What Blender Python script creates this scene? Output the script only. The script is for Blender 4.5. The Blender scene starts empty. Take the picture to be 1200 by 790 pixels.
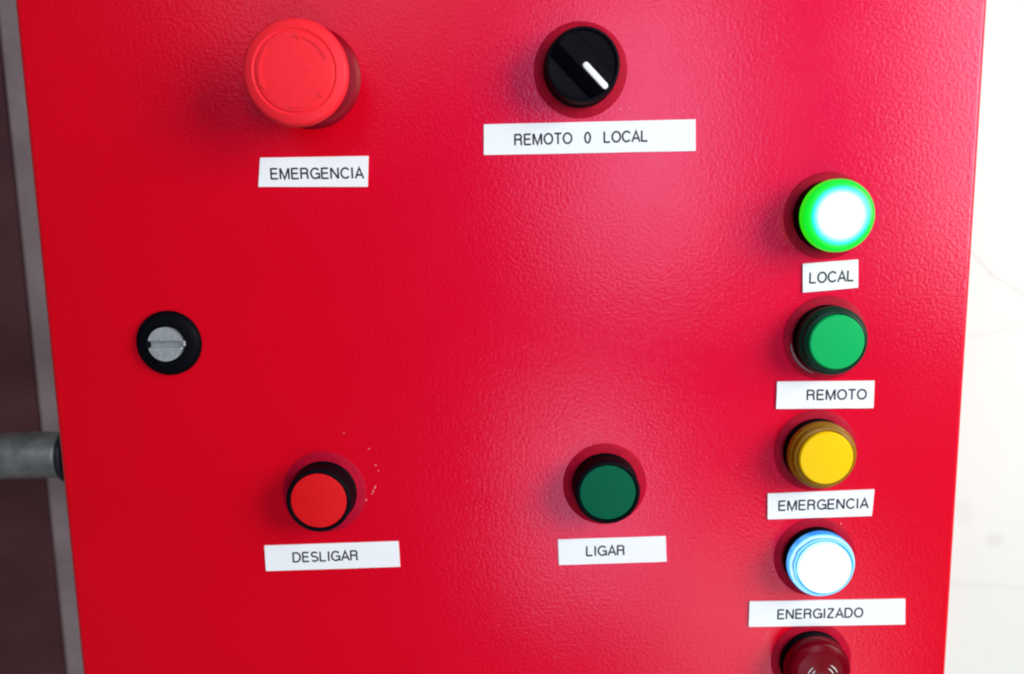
import bpy, bmesh, math, random
from mathutils import Vector, Matrix, noise

random.seed(7)
MM = 0.001
scene = bpy.context.scene
col = scene.collection

# ------------------------------------------------------------------ camera
# world: the door's front face lies in the plane y = 0, x to the right, z up; metres
PITCH, ROLL, DIST = math.radians(8.24), math.radians(1.05), 0.344
F = Vector((0, math.cos(PITCH), -math.sin(PITCH)))
U0 = Vector((0, math.sin(PITCH), math.cos(PITCH)))
R0 = Vector((1, 0, 0))
RX = R0 * math.cos(ROLL) - U0 * math.sin(ROLL)
UX = U0 * math.cos(ROLL) + R0 * math.sin(ROLL)
cd = bpy.data.cameras.new('camera')
cam = bpy.data.objects.new('camera', cd)
col.objects.link(cam)
cam.matrix_world = Matrix(((RX.x, UX.x, -F.x, 0), (RX.y, UX.y, -F.y, -DIST), (RX.z, UX.z, -F.z, 0), (0, 0, 0, 1)))
cd.sensor_width = 36.0
cd.lens = 36.0 * 950 / 1200
cd.clip_start, cd.clip_end = 0.01, 50
cd.dof.use_dof = True
cd.dof.focus_distance = 0.345
cd.dof.aperture_fstop = 5.0
scene.camera = cam

# ------------------------------------------------------------------ world and lamps
w = bpy.data.worlds.new('World')
scene.world = w
w.use_nodes = True
bg = w.node_tree.nodes['Background']
bg.inputs['Color'].default_value = (0.95, 0.95, 0.95, 1)
bg.inputs['Strength'].default_value = 0.08


def area(name, loc, target, sx, sy, watts, color):
    l = bpy.data.lights.new(name, 'AREA')
    l.shape = 'RECTANGLE'
    l.size, l.size_y, l.energy, l.color = sx, sy, watts, color
    o = bpy.data.objects.new(name, l)
    col.objects.link(o)
    o.location = loc
    o.rotation_euler = (Vector(target) - Vector(loc)).to_track_quat('-Z', 'Y').to_euler()
    return o


area('window_light', (0.52, -2.0, 0.46), (0.1, 0, 0), 0.56, 1.1, 15.5, (0.70, 0.80, 1.0))
area('doorway_light', (0.30, -2.0, -0.86), (0.05, 0, -0.1), 0.40, 0.66, 6.8, (0.68, 0.79, 1.0))
area('room_light', (1.50, -0.95, 0.45), (0.18, 0.1, 0.08), 0.85, 1.15, 38, (1.0, 0.98, 0.93))
area('floor_light', (1.0, -2.0, -1.45), (0.1, 0, -0.1), 0.8, 0.7, 8, (1.0, 0.86, 0.82))
area('ceiling_light', (-0.60, -2.0, 1.0), (-0.1, 0, 0), 1.0, 0.5, 4.5, (0.90, 0.90, 1.0))

scene.cycles.filter_width = 2.1
scene.view_settings.view_transform = 'Standard'
scene.view_settings.look = 'None'
scene.view_settings.exposure = 0
scene.view_settings.gamma = 1
scene.view_settings.use_curve_mapping = False


# ------------------------------------------------------------------ materials
def mat(name, color, rough=0.5, metal=0.0, spec=0.5, **kw):
    m = bpy.data.materials.new(name)
    m.use_nodes = True
    b = m.node_tree.nodes['Principled BSDF']
    b.inputs['Base Color'].default_value = (*color, 1)
    b.inputs['Roughness'].default_value = rough
    b.inputs['Metallic'].default_value = metal
    b.inputs['Specular IOR Level'].default_value = spec
    for k, v in kw.items():
        b.inputs[k.replace('_', ' ')].default_value = v
    return m


def node(m, kind, **props):
    n = m.node_tree.nodes.new(kind)
    for k, v in props.items():
        setattr(n, k, v)
    return n


def link(m, a, b):
    m.node_tree.links.new(a, b)


def coords(m):
    return node(m, 'ShaderNodeTexCoord').outputs['Object']


def noise_tex(m, scale, detail=3, rough=0.5, vec=None):
    n = node(m, 'ShaderNodeTexNoise')
    n.inputs['Scale'].default_value = scale
    n.inputs['Detail'].default_value = detail
    n.inputs['Roughness'].default_value = rough
    link(m, vec or coords(m), n.inputs['Vector'])
    return n


def ramp(m, src, stops):
    r = node(m, 'ShaderNodeValToRGB')
    e = r.color_ramp.elements
    while len(e) < len(stops):
        e.new(0.5)
    for el, (p, c) in zip(e, stops):
        el.position = p
        el.color = (*c, 1) if len(c) == 3 else c
    link(m, src, r.inputs['Fac'])
    return r


def bump(m, height, strength, dist, normal=None):
    b = node(m, 'ShaderNodeBump')
    b.inputs['Strength'].default_value = strength
    b.inputs['Distance'].default_value = dist
    link(m, height, b.inputs['Height'])
    if normal:
        link(m, normal, b.inputs['Normal'])
    return b.outputs['Normal']


def bsdf(m):
    return m.node_tree.nodes['Principled BSDF']


def worn(m, scale=900, lo=0.85, hi=1.12, rough_var=0.08, bump_s=0.15):
    """fine mottling of colour, gloss and relief on a plain material"""
    b = bsdf(m)
    c = b.inputs['Base Color'].default_value[:3]
    n = noise_tex(m, scale, 4, 0.6)
    r = ramp(m, n.outputs['Fac'], [(0.3, tuple(x * lo for x in c)), (0.7, tuple(min(1, x * hi) for x in c))])
    link(m, r.outputs['Color'], b.inputs['Base Color'])
    n2 = noise_tex(m, scale * 0.35, 3, 0.6)
    mr = node(m, 'ShaderNodeMapRange')
    ro = b.inputs['Roughness'].default_value
    mr.inputs['From Min'].default_value, mr.inputs['From Max'].default_value = 0.3, 0.7
    mr.inputs['To Min'].default_value, mr.inputs['To Max'].default_value = max(0.02, ro - rough_var), min(1, ro + rough_var)
    link(m, n2.outputs['Fac'], mr.inputs['Value'])
    link(m, mr.outputs['Result'], b.inputs['Roughness'])
    if bump_s:
        link(m, bump(m, n.outputs['Fac'], bump_s, 0.0002), b.inputs['Normal'])
    return m


# glossy red powder coat with an orange peel skin
paint = mat('red_powder_coat', (0.66, 0.0005, 0.0068), 0.36, spec=0.30)
paint_b = bsdf(paint)
paint_b.inputs['Specular Tint'].default_value = (1.0, 0.06, 1.0, 1)   # magenta pearl in the powder
paint_b.inputs['Coat Weight'].default_value = 0.55
paint_b.inputs['Coat Roughness'].default_value = 0.2
paint_b.inputs['Coat IOR'].default_value = 1.4
v = coords(paint)
peel = noise_tex(paint, 700, 3, 0.5, v)
peel_fine = noise_tex(paint, 1500, 2, 0.5, v)
wave = noise_tex(paint, 9, 2, 0.4, v)
n1 = bump(paint, wave.outputs['Fac'], 0.35, 0.0030)
n2 = bump(paint, peel.outputs['Fac'], 0.38, 0.00032, n1)
n3 = bump(paint, peel_fine.outputs['Fac'], 0.20, 0.0002, n2)
link(paint, n3, paint_b.inputs['Normal'])
link(paint, n3, paint_b.inputs['Coat Normal'])
smear = noise_tex(paint, 22, 5, 0.7, v)       # handling leaves the gloss uneven
sm = node(paint, 'ShaderNodeMapRange')
for k_, v_ in (('From Min', 0.3), ('From Max', 0.7), ('To Min', 0.13), ('To Max', 0.22)):
    sm.inputs[k_].default_value = v_
link(paint, smear.outputs['Fac'], sm.inputs['Value'])
link(paint, sm.outputs['Result'], paint_b.inputs['Coat Roughness'])
tone = noise_tex(paint, 16, 4, 0.6, v)
tr = ramp(paint, tone.outputs['Fac'], [(0.3, (0.645, 0.0005, 0.0060)), (0.7, (0.675, 0.0006, 0.0070))])
link(paint, tr.outputs['Color'], paint_b.inputs['Base Color'])

collar_red = worn(mat('red_collar', (0.42, 0.0005, 0.021), 0.5, spec=0.10), 600)
black = worn(mat('black_plastic', (0.0015, 0.0018, 0.004), 0.55, spec=0.07), 1500, bump_s=0.08)
black_matt = worn(mat('black_matt_plastic', (0.0018, 0.002, 0.004), 0.55, spec=0.06), 1500, bump_s=0.1)
pointer_glint_white = mat('white_insert_and_glint', (0.85, 0.86, 0.86), 0.4)  # pointer insert, also the painted glints on the red lens
mushroom = worn(mat('mushroom_red', (0.90, 0.020, 0.034), 0.5, spec=0.2), 500, 0.95, 1.04, bump_s=0.05)
button_red = worn(mat('button_red', (0.66, 0.006, 0.010), 0.45, spec=0.15), 700, 0.94, 1.05, bump_s=0.05)
button_green = worn(mat('button_green', (0.0008, 0.105, 0.050), 0.5, spec=0.06), 700, 0.92, 1.06, bump_s=0.05)
lens_green = mat('lens_green', (0.001, 0.44, 0.11), 0.4, spec=0.12)
lens_yellow = mat('lens_yellow', (0.90, 0.58, 0.001), 0.4, spec=0.12)
skirt_green = mat('skirt_green', (0.001, 0.045, 0.026), 0.32, spec=0.10, Transmission_Weight=0.25, IOR=1.35)
skirt_amber = mat('skirt_amber', (0.56, 0.28, 0.008), 0.28, spec=0.15, Transmission_Weight=0.55, IOR=1.35)
lens_red = mat('lens_red', (0.30, 0.0005, 0.014), 0.24, spec=0.06, Transmission_Weight=0.55, IOR=1.25)
grey_washer = mat('grey_washer', (0.35, 0.30, 0.32), 0.4)
tape = worn(mat('white_tape', (0.84, 0.87, 0.88), 0.42, spec=0.3), 250, 0.985, 1.0, bump_s=0.03)
ink = mat('black_ink', (0.02, 0.024, 0.032), 0.6, spec=0.2)
chip = mat('bare_primer', (0.72, 0.24, 0.28), 0.6)

zinc = mat('zinc_lock', (0.50, 0.53, 0.54), 0.42, metal=0.65)
n = noise_tex(zinc, 500, 5, 0.7)
link(zinc, ramp(zinc, n.outputs['Fac'], [(0.3, (0.40, 0.43, 0.44)), (0.7, (0.62, 0.65, 0.66))]).outputs['Color'], bsdf(zinc).inputs['Base Color'])
link(zinc, bump(zinc, n.outputs['Fac'], 0.25, 0.0002), bsdf(zinc).inputs['Normal'])

galv = mat('galvanised_steel', (0.30, 0.32, 0.30), 0.48, metal=0.75)
n = noise_tex(galv, 90, 6, 0.65)
link(galv, ramp(galv, n.outputs['Fac'], [(0.32, (0.20, 0.215, 0.20)), (0.5, (0.34, 0.36, 0.335)), (0.7, (0.50, 0.53, 0.50))]).outputs['Color'], bsdf(galv).inputs['Base Color'])
link(galv, ramp(galv, n.outputs['Fac'], [(0.3, (0.6,) * 3), (0.7, (0.38,) * 3)]).outputs['Color'], bsdf(galv).inputs['Roughness'])
link(galv, bump(galv, n.outputs['Fac'], 0.3, 0.0006), bsdf(galv).inputs['Normal'])

maroon = mat('maroon_paint', (0.050, 0.017, 0.019), 0.5, spec=0.25)
n = noise_tex(maroon, 14, 5, 0.65)
link(maroon, ramp(maroon, n.outputs['Fac'], [(0.3, (0.072, 0.023, 0.025)), (0.7, (0.125, 0.045, 0.042))]).outputs['Color'], bsdf(maroon).inputs['Base Color'])
link(maroon, bump(maroon, noise_tex(maroon, 240, 3).outputs['Fac'], 0.2, 0.0005), bsdf(maroon).inputs['Normal'])


shaded_wall = worn(mat('shaded_wall_tone', (0.36, 0.275, 0.255), 0.5, spec=0.2), 30)  # white wall in shadow, the shade and red bounce mixed into its colour


def lit(name, stops, rough=0.3, wobble=0.0):
    """a lens lit by the lamp behind its centre: emission falls off from the axis outwards (radius in mm / 16)"""
    m = mat(name, (0.02, 0.1, 0.06), rough)
    b = bsdf(m)
    sp = node(m, 'ShaderNodeSeparateXYZ')
    link(m, coords(m), sp.inputs['Vector'])
    cm = node(m, 'ShaderNodeCombineXYZ')
    link(m, sp.outputs['X'], cm.inputs['X'])
    link(m, sp.outputs['Y'], cm.inputs['Y'])
    ln = node(m, 'ShaderNodeVectorMath', operation='LENGTH')
    link(m, cm.outputs['Vector'], ln.inputs[0])
    mu = node(m, 'ShaderNodeMath', operation='MULTIPLY')
    mu.inputs[1].default_value = 1 / 0.016
    link(m, ln.outputs['Value'], mu.inputs[0])
    src = mu.outputs[0]
    if wobble:                                 # the moulded rings of the clear rim are not quite concentric
        nz = noise_tex(m, 90, 2, 0.5)
        ad = node(m, 'ShaderNodeMath', operation='MULTIPLY_ADD')
        link(m, nz.outputs['Fac'], ad.inputs[0])
        ad.inputs[1].default_value = wobble
        ad2 = node(m, 'ShaderNodeMath', operation='SUBTRACT')
        link(m, src, ad2.inputs[0])
        ad2.inputs[1].default_value = wobble * 0.5
        link(m, ad2.outputs[0], ad.inputs[2])
        src = ad.outputs[0]
    b.inputs['Specular IOR Level'].default_value = 0.2
    r = ramp(m, src, stops)
    link(m, r.outputs['Color'], b.inputs['Emission Color'])
    b.inputs['Emission Strength'].default_value = 1.25
    return m


glow_green = lit('lit_green_lens', [(0.0, (1, 1, 1)), (0.53, (1, 1, 1)), (0.62, (0.30, 1.0, 1.0)), (0.70, (0.0, 0.95, 0.80)),
                                    (0.765, (0.0, 0.76, 0.02)), (0.92, (0.0, 0.60, 0.001))])
glow_white = lit('lit_white_lens', [(0.0, (1, 1, 1)), (0.66, (1, 1, 1)), (0.72, (0.55, 0.9, 1.0))])
glow_blue = lit('lit_blue_skirt', [(0.0, (0.2, 0.7, 1)), (0.755, (0.01, 0.22, 0.80)), (0.80, (0.35, 0.85, 1.0)), (0.825, (0.0, 0.20, 0.85)), (0.845, (0.66, 0.95, 1.0)), (0.88, (0.22, 0.66, 1.0)), (0.912, (0.0, 0.20, 0.85))], wobble=0.07)

# painted masonry wall with a few scratches and smudges that stay on it
wallm = mat('white_wall_paint', (0.76, 0.82, 0.78), 0.55, spec=0.3)
wv = coords(wallm)
base = ramp(wallm, noise_tex(wallm, 5, 5, 0.6, wv).outputs['Fac'], [(0.3, (0.68, 0.755, 0.70)), (0.7, (0.74, 0.81, 0.755))])
cur = base.outputs['Color']


def wall_mark(p, q, width, dark, soft):
    """a stroke on the wall from p to q (x, z in metres) as a distance-to-segment mask"""
    global cur
    px, pz, qx, qz = p[0], p[1], q[0], q[1]
    d = Vector((qx - px, 0, qz - pz))
    L2 = max(d.length_squared, 1e-9)
    sub = node(wallm, 'ShaderNodeVectorMath', operation='SUBTRACT')
    wob = noise_tex(wallm, 60, 2, 0.5, wv)
    ws = node(wallm, 'ShaderNodeVectorMath', operation='MULTIPLY_ADD')
    link(wallm, wob.outputs['Color'], ws.inputs[0])
    ws.inputs[1].default_value = (0.0024, 0, 0.0024)
    link(wallm, wv, ws.inputs[2])
    sp = node(wallm, 'ShaderNodeVectorMath', operation='MULTIPLY')
    link(wallm, ws.outputs['Vector'], sp.inputs[0])
    sp.inputs[1].default_value = (1, 0, 1)
    link(wallm, sp.outputs['Vector'], sub.inputs[0])
    sub.inputs[1].default_value = (px + 0.0012, 0, pz + 0.0012)
    dot = node(wallm, 'ShaderNodeVectorMath', operation='DOT_PRODUCT')
    link(wallm, sub.outputs['Vector'], dot.inputs[0])
    dot.inputs[1].default_value = d / L2
    cl = node(wallm, 'ShaderNodeClamp')
    link(wallm, dot.outputs['Value'], cl.inputs['Value'])
    sc = node(wallm, 'ShaderNodeVectorMath', operation='SCALE')
    sc.inputs[0].default_value = d
    link(wallm, cl.outputs['Result'], sc.inputs['Scale'])
    df = node(wallm, 'ShaderNodeVectorMath', operation='DISTANCE')
    link(wallm, sub.outputs['Vector'], df.inputs[0])
    link(wallm, sc.outputs['Vector'], df.inputs[1])
    mr = node(wallm, 'ShaderNodeMapRange')
    mr.inputs['From Min'].default_value, mr.inputs['From Max'].default_value = width, width + soft
    mr.inputs['To Min'].default_value, mr.inputs['To Max'].default_value = dark, 0
    link(wallm, df.outputs['Value'], mr.inputs['Value'])
    mx = node(wallm, 'ShaderNodeMix', data_type='RGBA')
    link(wallm, mr.outputs['Result'], mx.inputs['Factor'])
    link(wallm, cur, mx.inputs['A'])
    mx.inputs['B'].default_value = (0.30, 0.31, 0.29, 1)
    cur = mx.outputs['Result']


wall_mark((0.300, -0.018), (0.322, -0.042), 0.0003, 0.22, 0.0018)
wall_mark((0.322, -0.042), (0.352, -0.060), 0.0003, 0.2, 0.0018)
wall_mark((0.312, -0.085), (0.360, -0.074), 0.0002, 0.13, 0.0016)
wall_mark((0.313, -0.206), (0.316, -0.212), 0.001, 0.12, 0.008)
wall_mark((0.336, -0.229), (0.339, -0.230), 0.001, 0.18, 0.006)
wall_mark((0.31, -0.262), (0.37, -0.266), 0.0002, 0.10, 0.003)
link(wallm, cur, bsdf(wallm).inputs['Base Color'])
link(wallm, bump(wallm, noise_tex(wallm, 130, 4, 0.6, wv).outputs['Fac'], 0.18, 0.001), bsdf(wallm).inputs['Normal'])


# ------------------------------------------------------------------ mesh helpers
def finish(name, bm, m, parent=None, loc=(0, 0, 0), rot=(0, 0, 0), smooth=35):
    bmesh.ops.recalc_face_normals(bm, faces=bm.faces)
    me = bpy.data.meshes.new(name)
    bm.to_mesh(me)
    bm.free()
    me.materials.append(m)
    if smooth:
        for p in me.polygons:
            p.use_smooth = True
        me.set_sharp_from_angle(angle=math.radians(smooth))
    o = bpy.data.objects.new(name, me)
    col.objects.link(o)
    o.parent = parent
    o.location = loc
    o.rotation_euler = rot
    return o


def add_lathe(bm, prof, seg=96, sx=1.0, sy=1.0):
    """revolve (radius, height) points in mm about local z; radius 0 closes an end"""
    rings = []
    for r, h in prof:
        if r <= 1e-6:
            rings.append([bm.verts.new((0, 0, h * MM))])
        else:
            rings.append([bm.verts.new((r * MM * sx * math.cos(2 * math.pi * k / seg), r * MM * sy * math.sin(2 * math.pi * k / seg), h * MM)) for k in range(seg)])
    for a, b in zip(rings, rings[1:]):
        if len(a) == 1 and len(b) == 1:
            continue
        for k in range(seg):
            j = (k + 1) % seg
            if len(a) == 1:
                bm.faces.new((a[0], b[k], b[j]))
            elif len(b) == 1:
                bm.faces.new((a[k], a[j], b[0]))
            else:
                bm.faces.new((a[k], a[j], b[j], b[k]))
    return bm


def lathe(prof, seg=96):
    return add_lathe(bmesh.new(), prof, seg)


def fillet(prof, pts=4):
    """round the corners of a profile; a point may carry a radius as third value"""
    out = []
    for i, p in enumerate(prof):
        if len(p) < 3 or i in (0, len(prof) - 1):
            out.append(p[:2])
            continue
        a, b, c = Vector(prof[i - 1][:2]), Vector(p[:2]), Vector(prof[i + 1][:2])
        t = min(p[2], (a - b).length * 0.5, (c - b).length * 0.5)
        s, e = b + (a - b).normalized() * t, b + (c - b).normalized() * t
        for k in range(pts + 1):
            u = k / pts
            out.append(tuple((1 - u) ** 2 * s + 2 * u * (1 - u) * b + u * u * e))
    return out


def add_box(bm, x0, x1, y0, y1, z0, z1, bev=0, seg=3):
    vs = [bm.verts.new((x * MM, y * MM, z * MM)) for x in (x0, x1) for y in (y0, y1) for z in (z0, z1)]
    idx = [(0, 1, 3, 2), (4, 6, 7, 5), (0, 4, 5, 1), (2, 3, 7, 6), (0, 2, 6, 4), (1, 5, 7, 3)]
    fs = [bm.faces.new([vs[i] for i in f]) for f in idx]
    if bev:
        es = list({e for f in fs for e in f.edges})
        bmesh.ops.bevel(bm, geom=es, offset=bev * MM, segments=seg, profile=0.5, affect='EDGES')
    return bm


def add_arc(bm, r, tube, a0, a1, h, n=16, m=8):
    """a round-section arc about local z, angles in degrees, mm"""
    rings = []
    for k in range(n + 1):
        a = math.radians(a0 + (a1 - a0) * k / n)
        t = tube * (0.25 + 0.75 * math.sin(math.pi * k / n) ** 0.4)
        rings.append([bm.verts.new(((r + t * math.cos(q)) * math.cos(a) * MM, (r + t * math.cos(q)) * math.sin(a) * MM, (h + t * math.sin(q)) * MM))
                      for q in (2 * math.pi * j / m for j in range(m))])
    for a, b in zip(rings, rings[1:]):
        for j in range(m):
            bm.faces.new((a[j], a[(j + 1) % m], b[(j + 1) % m], b[j]))
    bm.faces.new(rings[0])
    bm.faces.new(rings[-1])


def add_prism(bm, pts, z0, z1, bev=0, seg=2):
    """extrude a polygon (mm, local x y) from z0 to z1"""
    lo = [bm.verts.new((x * MM, y * MM, z0 * MM)) for x, y in pts]
    hi = [bm.verts.new((x * MM, y * MM, z1 * MM)) for x, y in pts]
    bm.faces.new(lo[::-1])
    top = bm.faces.new(hi)
    k = len(pts)
    for i in range(k):
        bm.faces.new((lo[i], lo[(i + 1) % k], hi[(i + 1) % k], hi[i]))
    if bev:
        bmesh.ops.bevel(bm, geom=list(top.edges), offset=bev * MM, segments=seg, profile=0.5, affect='EDGES')


# ------------------------------------------------------------------ the setting
bm = bmesh.new()
add_box(bm, -2500, 2500, 200, 320, -1400, 1400)
wall = finish('wall', bm, wallm, smooth=0)
wall['kind'] = 'structure'

bm = bmesh.new()
add_box(bm, -700, -321, 191, 199, -1390, 1390, 0.4)
post = finish('wall_plate', bm, maroon)
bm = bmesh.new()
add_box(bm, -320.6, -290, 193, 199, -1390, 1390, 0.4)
finish('shaded_wall_strip', bm, shaded_wall, post)  # stands for the shadowed wall beside the cabinet, shade painted in
post['label'] = 'dark maroon painted steel plate on the wall behind the grey conduit'
post['category'] = 'plate'

# ------------------------------------------------------------------ the cabinet
ROOT = Vector((0, 0.1, -0.42))
cab = bpy.data.objects.new('control_cabinet', None)
col.objects.link(cab)
cab.location = ROOT
cab['label'] = 'glossy red steel control cabinet with buttons, pilot lamps and white name labels on its door'
cab['category'] = 'control cabinet'
FRONT = (math.radians(90), 0, 0)            # local z points out of the door, local y up


def place(name, bm, m, x, z, out=0.0, label=None, spin=0.0, smooth=35):
    """a part on the door at (x, z) mm, its base `out` mm in front of the door sheet"""
    o = finish(name, bm, m, cab, Vector((x, -out, z)) * MM - ROOT, (math.radians(90), math.radians(0), 0), smooth)
    if spin:
        o.rotation_euler = (Matrix.Rotation(math.radians(90), 3, 'X') @ Matrix.Rotation(math.radians(spin), 3, 'Z')).to_euler()
    if label:
        o['label'] = label
    return o


def sub(name, bm, m, parent, label=None, smooth=35):
    o = finish(name, bm, m, parent, smooth=smooth)
    if label:
        o['label'] = label
    return o


def shifted(bm):
    bmesh.ops.translate(bm, verts=bm.verts, vec=-ROOT)
    return bm


bm = bmesh.new()
add_box(bm, -195, 192, 19, 199, -412, 222, 3)
finish('cabinet_body', shifted(bm), paint, cab)
bm = bmesh.new()
add_box(bm, -199.2, 196, 0, 18.5, -420, 230, 3.0, 5)
finish('door', shifted(bm), paint, cab)


def gasket(parent, r=18.2, t=0.9, m=None, up=0.0):
    o = sub('collar', lathe(fillet([(8, -0.2), (r, -0.2), (r, 0.2, 0.15), (r - 1.8, t * 0.8, 1.6), (8, t + 1.2)])), m or collar_red, parent)
    o.location = (0, up * MM, 0)
    return o


# ---- emergency stop: mushroom head on a red collar
stem = place('emergency_stop_button', lathe(fillet([(0, 0), (12.5, 0), (12.5, 14, 1), (9, 15.5), (9, 19), (0, 19)])), black, -80.4, 56.8,
             label='big red mushroom emergency stop button at the top left')
gasket(stem, 20.6, 2.0, worn(mat('shaded_red_collar', (0.25, 0.0006, 0.010), 0.4, spec=0.12), 600), 2.2)  # collar red darkened for the shadow under the cap
cap = fillet([(9, 18.6), (15.0, 19.6), (19.3, 21.4, 1.0), (20.3, 23.2, 1.2), (19.6, 25.2, 1.4), (15.9, 26.5, 0.8), (15.55, 26.0, 0.25),
              (15.0, 26.0, 0.25), (14.7, 26.6, 0.5), (8, 27.0), (0, 27.1)], 6)
cp = sub('mushroom_cap', lathe(cap, 128), mushroom, stem, smooth=50)
bm = bmesh.new()
for a in (20, 140, 260):                       # three raised turn-to-release arrows on the rim
    for k in range(8):
        a0, a1 = math.radians(a + k * 7), math.radians(a + k * 7 + 7)
        add_prism(bm, [(12.6 * math.cos(a0), 12.6 * math.sin(a0)), (13.5 * math.cos(a0), 13.5 * math.sin(a0)),
                       (13.5 * math.cos(a1), 13.5 * math.sin(a1)), (12.6 * math.cos(a1), 12.6 * math.sin(a1))], 26.5, 27.05)
    b0, b1 = math.radians(a + 56), math.radians(a + 68)
    add_prism(bm, [(11.7 * math.cos(b0), 11.7 * math.sin(b0)), (14.4 * math.cos(b0), 14.4 * math.sin(b0)),
                   (13.05 * math.cos(b1), 13.05 * math.sin(b1))], 26.5, 27.08)
sub('release_arrows', bm, mushroom, stem, smooth=0)

# ---- selector switch: round black knob with a grip across it and a white pointer
knob = place('selector_switch', lathe(fillet([(0, 0), (15.2, 0), (15.2, 4, 0.8), (14.8, 4.4), (14.5, 13, 0.9), (13.4, 13.1), (13.0, 12.2, 0.4), (0, 12.1)])), black, 30.0, 60.0,
             label='black rotary selector knob with a white pointer turned to lower right', spin=-47)
gasket(knob, 19.2, 0.7)
bm = bmesh.new()
tiers = []
for h, half, ln in ((12.0, 7.2, 13.0), (13.0, 6.4, 13.0), (15.4, 2.5, 12.9), (15.8, 1.9, 12.6)):
    pts = []
    for side in (1, -1):                       # rounded ends follow the knob's rim
        for k in range(9):
            yy = side * half * (-1 + 2 * k / 8)
            pts.append((side * math.sqrt(max(0.1, ln * ln - yy * yy)), yy))
    tiers.append([bm.verts.new((x * MM, y * MM, h * MM)) for x, y in pts])
for a, b_ in zip(tiers, tiers[1:]):
    for k in range(len(a)):
        j = (k + 1) % len(a)
        bm.faces.new((a[k], a[j], b_[j], b_[k]))
bm.faces.new(tiers[0][::-1])
bm.faces.new(tiers[-1])
sub('grip', bm, black_matt, knob, smooth=20)
bm = bmesh.new()
pts = []
for cx, s in ((12.0, -90), (1.2, 90)):
    for k in range(9):
        a = math.radians(s + 180 * k / 8)
        pts.append((cx + 1.25 * math.cos(a), 1.25 * math.sin(a)))
add_prism(bm, pts, 15.4, 16.0, 0.2)
sub('pointer', bm, pointer_glint_white, knob)


# ---- push buttons
def push_button(x, z, face_mat, label):
    b = place('push_button', lathe(fillet([(0, 0), (14.4, 0), (14.4, 2.0, 0.5), (14.0, 2.4), (13.9, 11.6, 0.7), (12.4, 11.9, 0.3), (12.2, 10.4), (0, 10.0)])), black, x, z, label=label)
    gasket(b, 18.4, 0.8)
    sub('button_face', lathe(fillet([(0, 9.5), (12.0, 9.5), (12.0, 11.55, 0.5), (0, 11.7)])), face_mat, b)
    return b


push_button(-83.8, -117.3, button_red, 'red push button with black rim above the DESLIGAR label')
push_button(39.6, -116.0, button_green, 'dark green push button with black rim above the LIGAR label')


# ---- pilot lamps
def lamp_housing(x, z, label, h=4.6):
    b = place('pilot_lamp', lathe(fillet([(0, 0), (14.6, 0), (14.6, h - 1.2, 0.6), (13.4, h - 0.8), (13.0, h), (0, h)])), black, x, z, label=label)
    gasket(b)
    return b


SKIRT = [(0, 4.7), (13.6, 4.7), (14.5, 5.3, 0.4), (14.5, 8.6, 0.5), (13.6, 9.1, 0.3), (13.4, 9.9), (13.2, 10.9, 0.5), (11.9, 11.2)]


def off_lamp(x, z, skirt_mat, lens_mat, label):
    b = lamp_housing(x, z, label)
    sub('lens_skirt', lathe(fillet(SKIRT + [(11.7, 9.6), (0, 9.6)])), skirt_mat, b)
    sub('lens', lathe(fillet([(0, 9.7), (11.5, 9.7), (11.6, 11.9, 0.6), (10.9, 12.5), (6, 12.9), (0, 13.0)])), lens_mat, b)
    return b


b = lamp_housing(133.2, -0.8, 'lit green pilot lamp glowing white at its centre, above the small LOCAL label', 7.9)
sub('lens', lathe(fillet([(0, 7.9), (14.3, 8.0), (14.8, 8.8, 0.4), (14.7, 12.6, 0.8), (13.6, 13.6), (13.4, 13.3), (13.0, 14.2), (11, 14.9), (7, 15.4), (0, 15.7)])), glow_green, b)

b = off_lamp(134.6, -52.8, skirt_green, lens_green, 'unlit green pilot lamp above the REMOTO label')
bm = bmesh.new()
add_arc(bm, 15.6, 0.45, 186, 252, 1.6)
sub('washer_edge', bm, grey_washer, b)

off_lamp(132.0, -102.4, skirt_amber, lens_yellow, 'unlit yellow pilot lamp with amber rim')

b = lamp_housing(133.4, -151.6, 'lit blue-white pilot lamp above the ENERGIZADO label')
sub('lens_skirt', lathe(fillet(SKIRT + [(11.7, 9.6), (0, 9.6)])), glow_blue, b)
sub('lens', lathe(fillet([(0, 9.7), (11.5, 9.7), (11.6, 11.9, 0.6), (10.9, 12.5), (6, 12.9), (0, 13.0)])), glow_white, b)

b = lamp_housing(133.4, -200.8, 'unlit dark red pilot lamp below the ENERGIZADO label')
sub('lens', lathe(fillet([(0, 4.7), (14.0, 4.7), (14.5, 5.5, 0.4), (14.4, 9.0, 0.8), (13.2, 10.6, 0.8), (11.2, 11.3)] + [(10.6 - 0.8 * k, 11.55 + 0.08 * k + (0.14 if k % 2 else -0.04)) for k in range(12)] + [(1.2, 12.5), (0, 12.55)])), lens_red, b)
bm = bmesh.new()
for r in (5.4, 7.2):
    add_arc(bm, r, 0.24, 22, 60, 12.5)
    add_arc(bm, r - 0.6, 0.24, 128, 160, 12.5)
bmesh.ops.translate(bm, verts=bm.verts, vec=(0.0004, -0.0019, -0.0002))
sub('lens_glints', bm, pointer_glint_white, b)  # reflections on the lens front, modelled as white arcs

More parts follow.
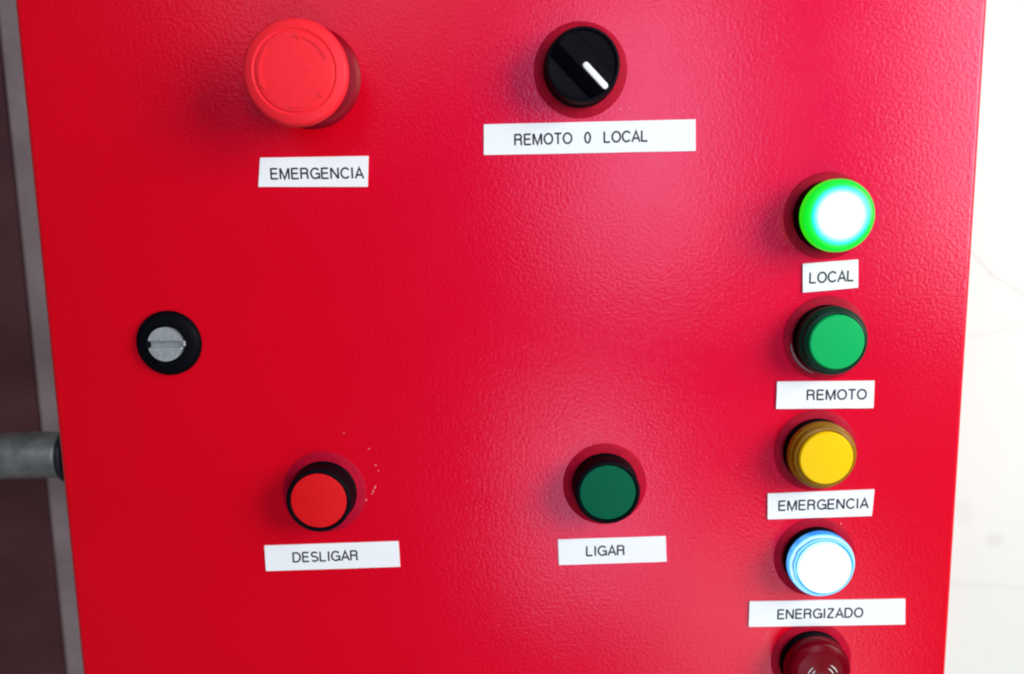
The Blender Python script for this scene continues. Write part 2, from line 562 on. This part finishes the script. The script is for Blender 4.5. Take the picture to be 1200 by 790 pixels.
# ---- quarter turn lock: domed black bezel, slotted zinc barrel with a small tab
lk = place('cabinet_lock', lathe(fillet([(0, 0), (13.9, 0), (13.9, 1.2, 0.7), (12.6, 2.9, 1.2), (9.0, 3.6), (7.9, 3.5, 0.2), (7.7, 1.0), (0, 1.0)])), black_matt, -146.8, -49.6,
           label='black round lock with a slotted zinc barrel at the left of the door')
bm = bmesh.new()
for s in (1, -1):                              # two half-moons leave the slot between them
    a0 = math.asin(1.35 / 7.3)
    pts = [(7.3 * math.cos(a0 + (math.pi - 2 * a0) * k / 32), s * 7.3 * math.sin(a0 + (math.pi - 2 * a0) * k / 32)) for k in range(33)]
    add_prism(bm, pts if s > 0 else pts[::-1], 1.0, 4.8, 0.3)
add_prism(bm, [(7.3 * math.cos(2 * math.pi * k / 48), 7.3 * math.sin(2 * math.pi * k / 48)) for k in range(48)], 0.9, 1.7)
add_prism(bm, [(7.25, -0.9), (8.3, -0.9), (8.3, 1.3), (7.25, 1.3)], 2.0, 4.4, 0.2)
sub('barrel', bm, zinc, lk, smooth=25)

# ------------------------------------------------------------------ name labels: tape with printed lettering
ARC = lambda cx, cy, rx, ry, a0, a1, n=14: [(cx + rx * math.cos(math.radians(a0 + (a1 - a0) * k / n)), cy + ry * math.sin(math.radians(a0 + (a1 - a0) * k / n))) for k in range(n + 1)]
GLYPH = {   # advance width, strokes on a cap height of 1
    'E': (0.84, [[(.06, 0), (.06, 1)], [(.06, .955), (.70, .955)], [(.06, .52), (.66, .52)], [(.06, .045), (.72, .045)]]),
    'M': (1.08, [[(.06, 0), (.06, 1)], [(.09, .98), (.48, .03), (.87, .98)], [(.90, 1), (.90, 0)]]),
    'R': (0.92, [[(.06, 0), (.06, 1)], [(.06, .955), (.46, .955)] + ARC(.46, .735, .25, .22, 90, -90) + [(.06, .515)], [(.46, .51)] + ARC(.55, .37, .14, .14, 90, 0, 6) + [(.70, .10), (.75, 0)]]),
    'G': (1.00, [ARC(.48, .5, .43, .455, 38, 318, 26), [(.50, .47), (.88, .47), (.88, 0)]]),
    'N': (0.94, [[(.06, 0), (.06, 1)], [(.08, .97), (.74, .03)], [(.76, 1), (.76, 0)]]),
    'C': (0.94, [ARC(.47, .5, .42, .455, 38, 322, 26)]),
    'I': (0.34, [[(.13, 0), (.13, 1)]]),
    'A': (0.90, [[(.03, 0), (.43, .97), (.83, 0)], [(.16, .32), (.70, .32)]]),
    'O': (1.00, [ARC(.47, .5, .42, .455, 0, 360, 34)]),
    'T': (0.84, [[(.39, 0), (.39, 1)], [(.02, .955), (.76, .955)]]),
    'L': (0.76, [[(.06, 0), (.06, 1)], [(.06, .045), (.66, .045)]]),
    'D': (0.96, [[(.06, 0), (.06, 1)], [(.06, .955), (.40, .955)] + ARC(.40, .5, .40, .455, 90, -90, 18) + [(.06, .045)]]),
    'S': (0.88, [ARC(.40, .735, .31, .22, 25, 250, 14) + [(.40, .515)] + ARC(.41, .275, .33, .23, 80, -155, 16)]),
    'Z': (0.84, [[(.06, .955), (.70, .955)], [(.70, .93), (.06, .07)], [(.04, .045), (.74, .045)]]),
    '0': (0.80, [ARC(.34, .5, .27, .455, 0, 360, 30)]),
    ' ': (0.50, []),
}
STROKE = 0.172


def add_text(bm, text, x0, x1, y0, y1, cap, z):
    """stroke lettering from x0 to x1 (mm), baseline rising from y0 to y1"""
    width = sum(GLYPH[c][0] + 0.07 for c in text) - 0.17
    k = (x1 - x0) / width
    x = 0.0
    hw = STROKE * cap / 2
    slope = (y1 - y0) / (x1 - x0)
    for c in text:
        adv, strokes = GLYPH[c]
        for i, s in enumerate(strokes):
            p = [Vector(((x + a) * k + x0, b * cap)) for a, b in s]
            p = [q for j, q in enumerate(p) if j == 0 or (q - p[j - 1]).length > 1e-4]
            n = len(p)
            vl, vr = [], []
            for j in range(n):
                d0 = (p[j] - p[j - 1]).normalized() if j else None
                d1 = (p[j + 1] - p[j]).normalized() if j < n - 1 else None
                d = (d0 + d1).normalized() if d0 and d1 else (d0 or d1)
                nn = Vector((-d.y, d.x))
                m = hw / max(0.45, abs(nn.dot(Vector((-(d1 or d0).y, (d1 or d0).x)))))
                for lst, sg in ((vl, 1), (vr, -1)):
                    q = p[j] + nn * m * sg
                    lst.append(bm.verts.new((q.x * MM, (q.y + y0 + (q.x - x0) * slope) * MM, (z + i * 0.004) * MM)))
            for j in range(n - 1):
                bm.faces.new((vl[j], vr[j], vr[j + 1], vl[j + 1]))
        x += adv + 0.07


def name_label(corners, text, tx, cap, label):
    """corners: top left, top right, bottom right, bottom left (mm on the door); tx = x0, x1, baseline left, baseline right"""
    cx = sum(c[0] for c in corners) / 4
    cz = sum(c[1] for c in corners) / 4
    bm = bmesh.new()
    pts = []
    loop = [corners[3], corners[2], corners[1], corners[0]]
    for (ax, az), (bx, bz) in zip(loop, loop[1:] + loop[:1]):
        for k in range(10):
            u = k / 10
            jit = 0.07 * noise.noise(Vector((ax * 0.3 + u * 5, az * 0.3, 3.1))) if k else 0
            pts.append((ax + (bx - ax) * u - cx + (jit if abs(bx - ax) < 5 else 0), az + (bz - az) * u - cz + (jit if abs(bx - ax) >= 5 else 0)))
    add_prism(bm, pts, -0.45 if cx > 100 else -0.05, 0.30, 0.06, 1)
    o = place('name_label', bm, tape, cx, cz, 0.42 if cx > 100 else 0.02, label=label, smooth=20)
    bm = bmesh.new()
    add_text(bm, text, tx[0] - cx, tx[1] - cx, tx[2] - cz, tx[3] - cz, cap, 0.315)
    sub('lettering', bm, ink, o, smooth=0)
    return o


name_label([(-103.1, 27.3), (-58.1, 27.2), (-59.0, 14.6), (-104.6, 15.4)], 'EMERGENCIA', (-99.2, -60.7, 18.4, 18.1), 4.5,
           'white label reading EMERGENCIA under the mushroom button')
name_label([(-10.0, 39.1), (77.4, 39.6), (77.6, 26.8), (-10.3, 26.7)], 'REMOTO  0  LOCAL', (2.5, 57.6, 30.4, 31.0), 4.5,
           'long white label reading REMOTO 0 LOCAL under the selector knob')
name_label([(123.5, -20.7), (146.9, -19.3), (147.4, -31.3), (123.9, -33.0)], 'LOCAL', (126.5, 145.2, -29.1, -28.4), 4.6,
           'short white label reading LOCAL under the lit green lamp')
name_label([(114.1, -71.3), (156.2, -71.7), (156.3, -83.8), (114.0, -83.4)], 'REMOTO', (127.1, 152.8, -79.7, -79.8), 4.5,
           'white label reading REMOTO under the unlit green lamp')
name_label([(111.4, -121.5), (158.4, -120.5), (157.8, -132.7), (111.7, -133.4)], 'EMERGENCIA', (116.3, 155.8, -129.5, -129.0), 4.6,
           'white label reading EMERGENCIA under the yellow lamp')
name_label([(104.6, -171.8), (174.6, -171.9), (175.2, -184.2), (104.5, -184.0)], 'ENERGIZADO', (117.3, 155.7, -180.5, -180.3), 4.6,
           'long white label reading ENERGIZADO under the lit blue-white lamp')
name_label([(-111.8, -141.4), (-52.1, -140.5), (-51.8, -152.5), (-111.8, -153.4)], 'DESLIGAR', (-99.5, -70.4, -149.5, -149.0), 4.6,
           'white label reading DESLIGAR under the red push button')
name_label([(18.8, -141.1), (66.7, -140.4), (67.2, -152.4), (19.1, -153.1)], 'LIGAR', (31.3, 48.5, -149.1, -148.9), 4.6,
           'white label reading LIGAR under the green push button')

# ---- chips in the paint beside the red push button and along the lamps
bm = bmesh.new()
CHIPS = [(-61.5, -115.5, 1.5, .40, 66), (-62.4, -117.4, 1.0, .35, 70), (-65.6, -121.3, .8, .45, 60), (-66.4, -119.4, .5, .35, 0), (-63.4, -98.0, .6, .3, 50),
         (-60.8, -105.5, .5, .4, 0), (-59.6, -108.0, .35, .3, 0), (-74.0, -90.8, .4, .35, 0), (-63.0, -118.6, .5, .3, 0),
         (112.7, -188.2, .6, .25, 60), (113.6, -186.9, .5, .25, 50), (111.8, -189.6, .4, .25, 60), (144.6, -136.3, .6, .5, 0),
         (46.5, 39.6 + 4.6, .5, .4, 0), (50.0, 44.5, .35, .3, 0), (97.5, -108.0, .3, .25, 0), (101.0, -113.0, .3, .25, 0), (160.5, 22.0, .3, .3, 0)]
rnd = random.Random(3)
CHIPS = [(x, z, a * 0.8, b_ * 0.75, ang) for x, z, a, b_, ang in CHIPS]
for x, z, a, b_, ang in CHIPS:
    ca, sa = math.cos(math.radians(ang)), math.sin(math.radians(ang))
    pts = []
    for k in range(9):
        t = 2 * math.pi * k / 9
        q = rnd.uniform(0.65, 1.1)
        u, v_ = a * q * math.cos(t), b_ * q * math.sin(t)
        pts.append((x + u * ca - v_ * sa, z + u * sa + v_ * ca))
    add_prism(bm, pts, -0.05, 0.07)
o = place('paint_chips', bm, chip, 0, 0, smooth=0)
o['kind'] = 'stuff'

# ------------------------------------------------------------------ conduit entering the cabinet's left side
pz, py = -0.1265, 0.100
TURN = (0, math.radians(-90), 0)               # local z runs to the left
con = finish('conduit', lathe(fillet([(9.4, 0), (12.2, 0), (12.2, 420), (10.6, 420), (10.6, 10)]), 64), galv, None, (-0.2545, py, pz), TURN)
con['label'] = 'grey galvanised conduit pipe entering the left side of the red cabinet'
con['category'] = 'conduit'
# coupling sleeve (over the pipe), dark lock ring and the nipple into the cabinet
bm = lathe(fillet([(8, -2), (12.5, -2), (13.0, 0, 0.6), (13.0, 46, 0.5), (12.4, 46.6), (12.2, 47)]), 64)
finish('coupling', bm, galv, con)
ringm = worn(mat('dark_lock_ring', (0.022, 0.024, 0.028), 0.4, metal=0.3), 300)
bm = lathe(fillet([(8, -6.4), (14.2, -6.4), (15.6, -5.6, 0.6), (15.6, -2.8, 0.6), (14.0, -2.1), (8, -2.1)]), 64)
finish('lock_ring', bm, ringm, con)
bm = lathe([(0, -78.5), (9.0, -78.5), (9.0, -5), (0, -5)], 48)
finish('nipple', bm, galv, con)
